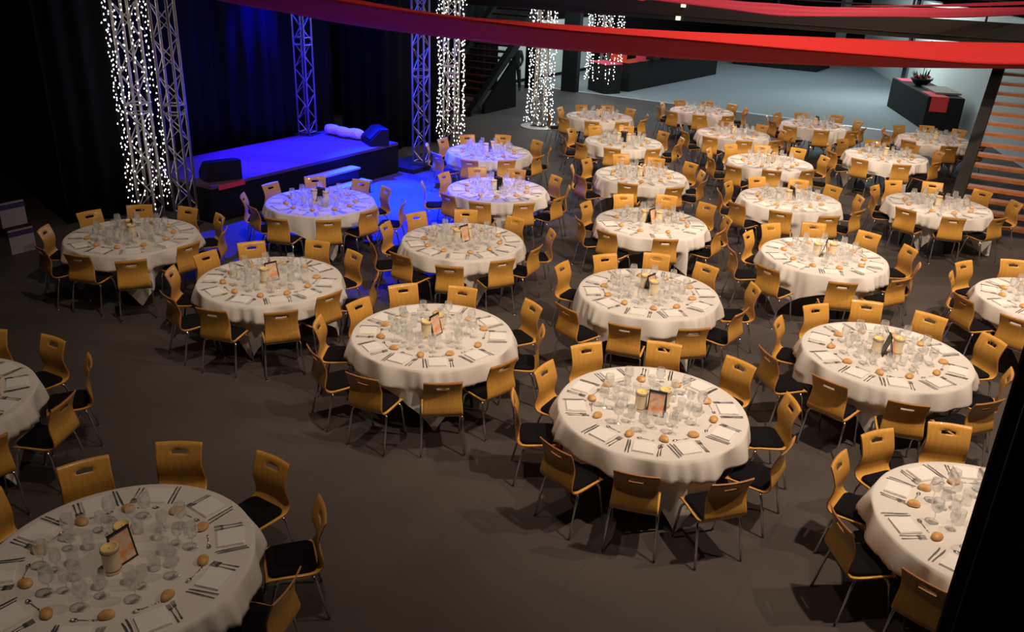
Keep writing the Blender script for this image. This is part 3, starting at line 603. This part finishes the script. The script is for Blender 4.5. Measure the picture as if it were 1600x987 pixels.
# ---------------------------------------------------------------- table and cloth
def make_table():
    t = empty('round_table', (0, 0, 0))
    b = MB(); b.lathe([(0, .715), (.885, .715), (.89, .72), (.89, .745), (.885, .75), (0, .75)], 48); b.build('tabletop', M['tabletop'], t)
    for k in range(4):
        a = PI / 4 + k * PI / 2; b = MB(); c_, s_ = math.cos(a), math.sin(a)
        b.tube([(c_ * .45, s_ * .45, .715), (c_ * .50, s_ * .50, .35), (c_ * .56, s_ * .56, 0.0)], .018, 8); b.build('leg', M['dark_metal'], t, smooth=True)
    b = MB(); b.tube([(.49, 0, .4), (0, .49, .4), (-.49, 0, .4), (0, -.49, .4), (.49, 0, .4)], .010, 6); b.build('brace', M['dark_metal'], t, smooth=True)
    index_tree(t); return t
table0 = make_table(); table_used = False
def cloth_mesh(corner, seed, chairs, R_=.90, half=1.17):
    rr = random.Random(seed); NT = 200; b = MB(); ph = [rr.uniform(0, 6.28) for _ in range(6)]
    rows = [(0.0, 0)] + [(r, 0) for r in (.3, .6, .85)]
    vs = [(0, 0, ZT)]; rings = []
    for r in (.3, .6, .86, .893):
        rings.append([(r * math.cos(2 * PI * k / NT), r * math.sin(2 * PI * k / NT), ZT + (.0015 * math.sin(9 * 2 * PI * k / NT + ph[0]) if r < .8 else 0)) for k in range(NT)])
    ns = 16
    for i in range(ns + 1):
        s_ = i / ns; ring = []
        for k in range(NT):
            a = 2 * PI * k / NT; ac = a - corner; q_ = max(abs(math.cos(ac + PI / 4)), abs(math.sin(ac + PI / 4)))
            ext = half / q_ - R_                                # hanging length in this direction
            c4 = abs(math.cos(2 * ac)) ** 6                     # 1 at the four corners
            L = min(ext, ZT + .10); d = s_ * L
            fold = (.5 * math.sin(9 * a + ph[1] + .9 * math.sin(2 * a + ph[2])) + .5 * math.sin(14 * a + ph[3]))
            dd = d / (.20 + d)
            rad = R_ + .006 + .095 * dd * (fold + 1) * (1 - .3 * c4) + .09 * c4 * dd * math.sin(22 * ac + 1.2) ** 2
            z = ZT - .004 - d
            if z < 0.012: rad += (0.012 - z) * .9; z = 0.012 + .004 * math.sin(30 * a)
            for (ca, cr) in chairs:                             # the cloth hangs behind every seat pushed against it
                dl = (a - ca + PI) % (2 * PI) - PI
                if abs(dl) < .6 and z < .545:
                    lim = (cr - .530) / math.cos(dl); side = abs(math.sin(dl)) * .85
                    wt = (1 if z < .505 else (.545 - z) / .04) * (1 if side < .275 else max(0, 1 - (side - .275) / .07))
                    if rad > lim: rad -= (rad - lim) * wt
            ring.append((rad * math.cos(a), rad * math.sin(a), z))
        rings.append(ring)
    for r_ in rings: vs += r_
    fs = [(0, 1 + k, 1 + (k + 1) % NT) for k in range(NT)]
    for i in range(len(rings) - 1):
        for k in range(NT): fs.append((1 + i * NT + k, 1 + (i + 1) * NT + k, 1 + (i + 1) * NT + (k + 1) % NT, 1 + i * NT + (k + 1) % NT))
    b.add(vs, fs); return b.mesh('tablecloth', M['cloth'], smooth=True)
# ---------------------------------------------------------------- tableware prototypes (meshes, base at z=0)
def fork_mb(T=None):
    b = MB(); q_ = []
    b.box(-.0045, .0045, -.10, -.02, 0, .0025); b.box(-.003, .003, -.02, .035, .0005, .003); b.box(-.012, .012, .035, .058, .001, .003)
    for k in range(4): x = -.0105 + k * .007; b.box(x - .0015, x + .0015, .058, .10, .001, .003)
    b.box(-.0065, .0065, -.10, -.07, 0, .003); return b
def knife_mb():
    b = MB(); b.box(-.006, .006, -.11, -.005, 0, .005); b.prism([(-.0065, -.005), (.0085, -.005), (.009, .06), (.004, .105), (-.0065, .11)], .0005, .0025); return b
def spoon_mb():
    b = MB(); b.box(-.0035, .0035, -.085, .03, 0, .0025); b.box(-.006, .006, -.085, -.055, 0, .003)
    n = 12; vs = [(0, .055, .001)] + [(.017 * math.cos(2 * PI * k / n), .055 + .027 * math.sin(2 * PI * k / n), .0045) for k in range(n)] + [(.013 * math.cos(2 * PI * k / n), .055 + .022 * math.sin(2 * PI * k / n), .0065) for k in range(n)]
    b.add(vs, [(0, 1 + (k + 1) % n, 1 + k) for k in range(n)] + [(1 + k, 1 + (k + 1) % n, 1 + n + (k + 1) % n, 1 + n + k) for k in range(n)]); return b
def glass_mb(kind, n=14):
    b = MB()
    if kind == 0: pr = [(.036, 0), (.034, .004), (.006, .008), (.004, .02), (.004, .075), (.010, .085), (.034, .10), (.043, .125), (.042, .155), (.035, .19)]
    elif kind == 1: pr = [(.032, 0), (.030, .004), (.005, .008), (.0035, .02), (.0035, .06), (.009, .068), (.028, .082), (.034, .10), (.033, .125), (.028, .15)]
    else: pr = [(.0, .004), (.028, .002), (.031, .006), (.035, .05), (.037, .105)]
    b.lathe([(a_ * 1.12, z_ * 1.12) for a_, z_ in pr], n); return b
def roll_mesh():
    b = MB(); n = 14; vs = []; fs = []
    prof = [(0, 0), (.7, .02), (.97, .18), (1.0, .40), (.88, .68), (.6, .90), (.25, 1.0), (0, 1.0)]
    for r, z in prof:
        for k in range(n):
            a = 2 * PI * k / n; w_ = 1 + .05 * math.sin(3 * a + r * 4)
            vs.append((.053 * r * math.cos(a) * w_, .040 * r * math.sin(a) * w_, .046 * z - (.004 if r < .3 and z > .9 and k % 7 < 2 else 0)))
    for i in range(len(prof) - 1):
        for k in range(n): fs.append((i * n + k, i * n + (k + 1) % n, (i + 1) * n + (k + 1) % n, (i + 1) * n + k))
    b.add(vs, fs); return b.mesh('bread_roll', M['bread'], smooth=True)
def napkin_mesh():
    b = MB(); b.box(-.095, .095, -.09, .09, 0, .007); b.box(-.093, .093, -.088, .089, .007, .012); b.box(-.094, .090, -.089, .086, .012, .016); return b.mesh('folded_napkin', M['napkin'])
ME = {'fork': fork_mb().mesh('fork', M['steel']), 'knife': knife_mb().mesh('knife', M['steel']), 'spoon': spoon_mb().mesh('spoon', M['steel'], True),
      'roll': roll_mesh(), 'napkin': napkin_mesh()}
for k in range(3): ME['glass%d' % k] = glass_mb(k).mesh('wine_glass', M['glass'], True)
def one(name, me, loc, rz, label, cat, group):
    o = bpy.data.objects.new(name, me); C.objects.link(o); o.location = loc; o.rotation_euler = (0, 0, rz); tag(o, label, cat, group); return o
def make_candle():
    t = empty('pillar_candle', (0, 0, 0))
    b = MB(); b.lathe([(0, 0), (.054, 0), (.057, .01), (.056, .10), (.058, .195), (.060, .20), (.052, .203)], 20); b.build('wax_body', M['wax'], t, smooth=True)
    b = MB(); b.lathe([(.052, .203), (.046, .196), (.040, .188), (0, .186)], 20); b.build('wax_hollow', M['wax_glow'], t, smooth=True)
    b = MB()
    for z in (.028, .175): b.lathe([(.0575, z - .004), (.0615, z), (.0575, z + .004)], 20)
    b.build('twine', M['twine'], t, smooth=True)
    b = MB(); b.tube([(0, 0, .184), (.002, 0, .20)], .0015, 5); b.build('wick', M['frame'], t)
    index_tree(t); return t
def make_holder():
    t = empty('card_holder', (0, 0, 0)); th = R(14); H_ = .25; W_ = .085
    for sgn in (-1, 1):
        T = Matrix.Translation((0, sgn * .055, 0)) @ Matrix.Rotation(sgn * th, 4, 'X')
        b = MB()
        for (x0, x1, z0, z1) in ((-W_, -W_ + .012, 0, H_), (W_ - .012, W_, 0, H_), (-W_, W_, 0, .014), (-W_, W_, H_ - .014, H_)): b.box(x0, x1, -.004, .004, z0, z1, T)
        fr = b.build('frame', M['frame'], t)
        b = MB(); b.box(-W_ + .012, W_ - .012, -.002, .002, .014, H_ - .014, T); b.build('card', M['card'] if sgn < 0 else M['frame'], fr)
    index_tree(t); return t
candle0 = make_candle(); holder0 = make_holder(); cu = [False, False]
HOLD = {'A': -20, 'B': 60, 'C': 48, 'D': 75, 'J': 45, 'K': 155, 'L': 120, 'I': 50, 'E': 65, 'a': 62, 'Y': 70, 'H': 50, 'O': 70, 'P': 160, 'S': 80}
order = sorted(TABLES, key=lambda t: math.hypot(t[1], t[2]))
rank = {t[0]: i for i, t in enumerate(order)}
stuff = {'glass': MB()}; stuff['fork'] = stuff['knife'] = MB()
proto = {'fork': fork_mb(), 'knife': knife_mb(), 'glass0': glass_mb(0, 8), 'glass1': glass_mb(1, 8), 'glass2': glass_mb(2, 8)}
def put_stuff(kind, src, loc, rz):
    T = Matrix.Translation(loc) @ Matrix.Rotation(rz, 4, 'Z'); stuff[kind].add([T @ Vector(v) for v in proto[src].v], proto[src].f)
cnt = {'fork': 0, 'knife': 0, 'glass': 0}
for (key, X, Y, angs) in order:
    rr = random.Random(ord(key) * 13); D = DESC[key]
    if not table_used: tb = table0; table_used = True
    else: tb = copy_tree(table0)
    tb.location = (X, Y, 0); tb.rotation_euler = (0, 0, rr.uniform(0, 1.5)); tag(tb, 'round folding table under white cloth, ' + D, 'table', 'round banquet tables')
    cl = bpy.data.objects.new('tablecloth', cloth_mesh(R(CORNER.get(key, 280) - VIEW), ord(key), [(R(a_), r_) for a_, r_ in angs])); C.objects.link(cl); cl.location = (X, Y, 0)
    tag(cl, 'white square tablecloth draped over the ' + D, 'tablecloth', 'white tablecloths')
    hs = hours([a for a, _ in angs])
    for (a, r), h in zip(angs, hs):
        ar = R(a); q_ = r - 0.262; x = X + math.cos(ar) * q_; y = Y + math.sin(ar) * q_
        place_chair(x, y, ar + PI / 2 + rr.uniform(-.04, .04), "plywood chair, black pad, at %s o'clock of the %s" % (NUM[h], D.replace('left-centre', 'centre-left')), 'chairs around the round tables')
    # ten places: the chairs' bearings plus evenly filled gaps
    pl = [a for a, _ in angs]; full = []
    for i, a in enumerate(pl):
        nx = pl[(i + 1) % len(pl)] + (360 if i == len(pl) - 1 else 0); g = (nx - a) % 360; k = max(1, round(g / 36.0))
        for j in range(k): full.append((a + g * j / k) % 360)
    full = sorted(full)[:11]; hh = hours(full)
    for a, h in zip(full, hh):
        at_ = "at %s o'clock on the %s" % (NUM[h], D)
        ar = R(a) + rr.uniform(-.03, .03); di = Vector((math.cos(ar), math.sin(ar), 0)); tn = Vector((-di.y, di.x, 0)); c0 = Vector((X, Y, ZT))
        yaw = ar + PI / 2                                        # local +Y towards the table centre
        def P(rad, tan, z=0.002): return tuple(c0 + di * rad + tn * tan + Vector((0, 0, z)))
        one('folded_napkin', ME['napkin'], P(.735, rr.uniform(-.01, .01)), yaw + rr.uniform(-.04, .04), 'folded white napkin ' + at_, 'napkin', 'napkins on the tables')
        for j, (tn_, nm) in enumerate(((.128, 'fork'), (.155, 'fork'), (-.126, 'knife'), (-.152, 'knife'))):
            loc = P(.735 + rr.uniform(-.012, .012), tn_ + rr.uniform(-.004, .004), .002); rz = yaw + rr.uniform(-.04, .04)
            if cnt[nm] < 300:
                cnt[nm] += 1; one(nm, ME[nm], loc, rz, ('inner ' if j % 2 == 0 else 'outer ') + 'steel ' + nm + ' ' + at_, nm, {'fork': 'forks', 'knife': 'knives'}[nm] + ' on the tables')
            else: put_stuff(nm, nm, loc, rz)
        one('spoon', ME['spoon'], P(.585, .0), yaw + PI / 2 + rr.uniform(-.1, .1), 'steel dessert spoon ' + at_, 'spoon', 'dessert spoons on the tables')
        one('bread_roll', ME['roll'], P(.56 + rr.uniform(-.015, .015), .155 + rr.uniform(-.02, .02)), yaw + rr.uniform(0, 3), 'golden bread roll ' + at_, 'bread roll', 'bread rolls on the tables')
        for j, (rad, tan) in enumerate(((.47, -.035), (.375, .045), (.285, -.025))):
            kk = (0, 1, 2)[j]; loc = P(rad + rr.uniform(-.012, .012), tan + rr.uniform(-.015, .015), .0015)
            if cnt['glass'] < 300:
                cnt['glass'] += 1; one('wine_glass' if kk < 2 else 'tumbler', ME['glass%d' % kk], loc, 0, ('large stemmed glass ', 'small stemmed glass ', 'straight clear tumbler ')[kk] + at_, 'glass', 'glasses on the tables')
            else: put_stuff('glass', 'glass%d' % kk, loc, 0)
    # centrepiece: two candles and the card holder
    hz = R(HOLD.get(key, rr.choice((60, 100, 150))) - VIEW); cd = R((HOLD.get(key, 60) if key not in ('A', 'D', 'E', 'J', 'C', 'a', 'Y', 'H') else {'A': 15, 'D': 5, 'E': 5, 'J': 75, 'C': 110, 'a': 95, 'Y': 0, 'H': -10}[key]) - VIEW)
    for s_ in (-1, 1):
        if not cu[0]: o = candle0; cu[0] = True
        else: o = copy_tree(candle0)
        o.location = (X + s_ * .12 * math.cos(cd), Y + s_ * .12 * math.sin(cd), ZT + .0015); o.rotation_euler = (0, 0, rr.uniform(0, 6))
        right = s_ * math.cos(cd + R(VIEW)) > 0
        tag(o, ('right' if right else 'left') + ' cream pillar candle with twine on the ' + D, 'candle', 'pillar candles on the tables')
    if not cu[1]: o = holder0; cu[1] = True
    else: o = copy_tree(holder0)
    off = .02 if key != 'A' else .1
    o.location = (X + off * math.cos(cd + 1.57 + PI), Y + off * math.sin(cd + 1.57 + PI), ZT + .0015); o.rotation_euler = (0, 0, hz)
    tag(o, 'black folding card holder with orange print on the ' + D, 'card holder', 'card holders on the tables')
for nm, lb in (('fork', 'steel knives and forks laid on the farther tables'), ('glass', 'clear glasses crowding the centres of the farther tables')):
    if stuff[nm].v:
        o = stuff[nm].build('cutlery' if nm != 'glass' else 'wine_glasses', M['steel'] if nm != 'glass' else M['glass'], smooth=nm == 'glass'); tag(o, lb, 'cutlery' if nm == 'fork' else 'glasses', kind='stuff')

# ---------------------------------------------------------------- person standing in the rear passage
def person(x, y, rz):
    t = empty('person', (x, y, 0), rz); tag(t, 'person in black clothes standing in the passage behind the light column', 'person')
    J = {'pel': (0, 0, .95), 'wst': (0, .0, 1.08), 'chs': (0, -.01, 1.32), 'nk0': (0, 0, 1.47), 'nk1': (0, .015, 1.54), 'hd': (0, .02, 1.66), 'hdt': (0, .015, 1.745),
         'lh': (.10, 0, .90), 'lk': (.16, .02, .50), 'la': (.19, -.02, .09), 'lt': (.21, .12, .035), 'rh': (-.10, 0, .90), 'rk': (-.15, .03, .50), 'ra': (-.18, -.01, .09), 'rt': (-.20, .13, .035),
         'ls': (.19, -.01, 1.42), 'le': (.25, -.03, 1.13), 'lw': (.20, .12, .93), 'rs': (-.19, -.01, 1.42), 're': (-.25, -.03, 1.13), 'rw': (-.21, .11, .92)}
    rad = {'pel': .175, 'wst': .165, 'chs': .19, 'nk0': .08, 'nk1': .055, 'hd': .09, 'hdt': .07, 'lh': .115, 'rh': .115, 'lk': .085, 'rk': .085, 'la': .06, 'ra': .06, 'lt': .04, 'rt': .04,
           'ls': .080, 'rs': .080, 'le': .058, 're': .058, 'lw': .032, 'rw': .032}
    ed = [('pel', 'wst'), ('wst', 'chs'), ('chs', 'nk0'), ('nk0', 'nk1'), ('nk1', 'hd'), ('hd', 'hdt'), ('pel', 'lh'), ('lh', 'lk'), ('lk', 'la'), ('la', 'lt'), ('pel', 'rh'), ('rh', 'rk'), ('rk', 'ra'), ('ra', 'rt'),
          ('chs', 'ls'), ('ls', 'le'), ('le', 'lw'), ('chs', 'rs'), ('rs', 're'), ('re', 'rw')]
    for s_, sx in (('l', 1), ('r', -1)):
        wv = Vector(J[s_ + 'w']); J[s_ + 'p'] = tuple(wv + Vector((-.005 * sx, .045, -.05))); rad[s_ + 'p'] = .026; ed.append((s_ + 'w', s_ + 'p'))
        for k in range(4):
            a = J[s_ + 'p']; off = (k - 1.5) * .018; l_ = (.028, .034, .031, .022)[k]
            J[s_ + 'f%d' % k] = (a[0] + off, a[1] + .03, a[2] - .045); rad[s_ + 'f%d' % k] = .009; ed.append((s_ + 'p', s_ + 'f%d' % k))
            J[s_ + 'g%d' % k] = (a[0] + off, a[1] + .032 + l_ * .2, a[2] - .045 - l_); rad[s_ + 'g%d' % k] = .008; ed.append((s_ + 'f%d' % k, s_ + 'g%d' % k))
        J[s_ + 'th'] = (wv.x - .035 * sx, wv.y + .05, wv.z - .035); rad[s_ + 'th'] = .010; ed.append((s_ + 'w', s_ + 'th'))
    ks = list(J); me = bpy.data.meshes.new('body'); me.from_pydata([J[k] for k in ks], [(ks.index(a), ks.index(b_)) for a, b_ in ed], []); me.update()
    o = bpy.data.objects.new('body', me); C.objects.link(o); o.parent = t
    sk = o.modifiers.new('skin', 'SKIN'); o.modifiers.new('sub', 'SUBSURF').levels = 1; o.modifiers['sub'].render_levels = 2
    for i, k in enumerate(ks): me.skin_vertices[0].data[i].radius = (rad[k], rad[k] * (.75 if k in ('pel', 'wst', 'chs') else 1)); me.skin_vertices[0].data[i].use_root = (k == 'pel')
    bpy.context.view_layer.update()
    m2 = bpy.data.meshes.new_from_object(o.evaluated_get(bpy.context.evaluated_depsgraph_get()))
    o.modifiers.clear(); o.data = m2; m2.materials.clear(); m2.materials.append(M['suit']); m2.materials.append(M['skin'])
    for p_ in m2.polygons:
        c_ = p_.center; p_.use_smooth = True
        p_.material_index = 1 if (c_.z > 1.50 or (abs(c_.x) > .15 and .74 < c_.z < .925 and c_.y > .06)) else 0
    b = MB()                                                    # face: skull front, nose, ears, eyes and mouth
    b.lathe([(0, 1.555), (.045, 1.562), (.070, 1.60), (.082, 1.65), (.084, 1.69), (.074, 1.74), (.04, 1.775), (0, 1.782)], 20, (0, .032, 0))
    b.add([(-.012, .108, 1.635), (.012, .108, 1.635), (0, .136, 1.640), (-.006, .112, 1.685), (.006, .112, 1.685)], [(0, 1, 2), (0, 2, 3), (1, 4, 2), (3, 2, 4)])
    for sx in (-1, 1): b.lathe([(0, -.03), (.014, -.015), (.016, .01), (0, .03)], 8, (sx * .086, .02, 1.66))
    b.cur = 1
    for sx in (-1, 1): b.add([(sx * .02, .114, 1.675), (sx * .042, .104, 1.675), (sx * .031, .114, 1.684), (sx * .031, .114, 1.667)], [(0, 1, 2), (0, 3, 1)])
    b.add([(-.025, .106, 1.606), (.025, .106, 1.606), (.018, .106, 1.598), (-.018, .106, 1.598)], [(0, 1, 2, 3)])
    b.build('face', [M['skin'], M['hair']], t, smooth=True)
    b = MB(); b.lathe([(.086, 1.62), (.098, 1.66), (.097, 1.70), (.085, 1.75), (.05, 1.79), (0, 1.803)], 24, (0, .008, 0)); b.build('hair', M['hair'], t, smooth=True)
person(-17.45, 27.7, R(200))
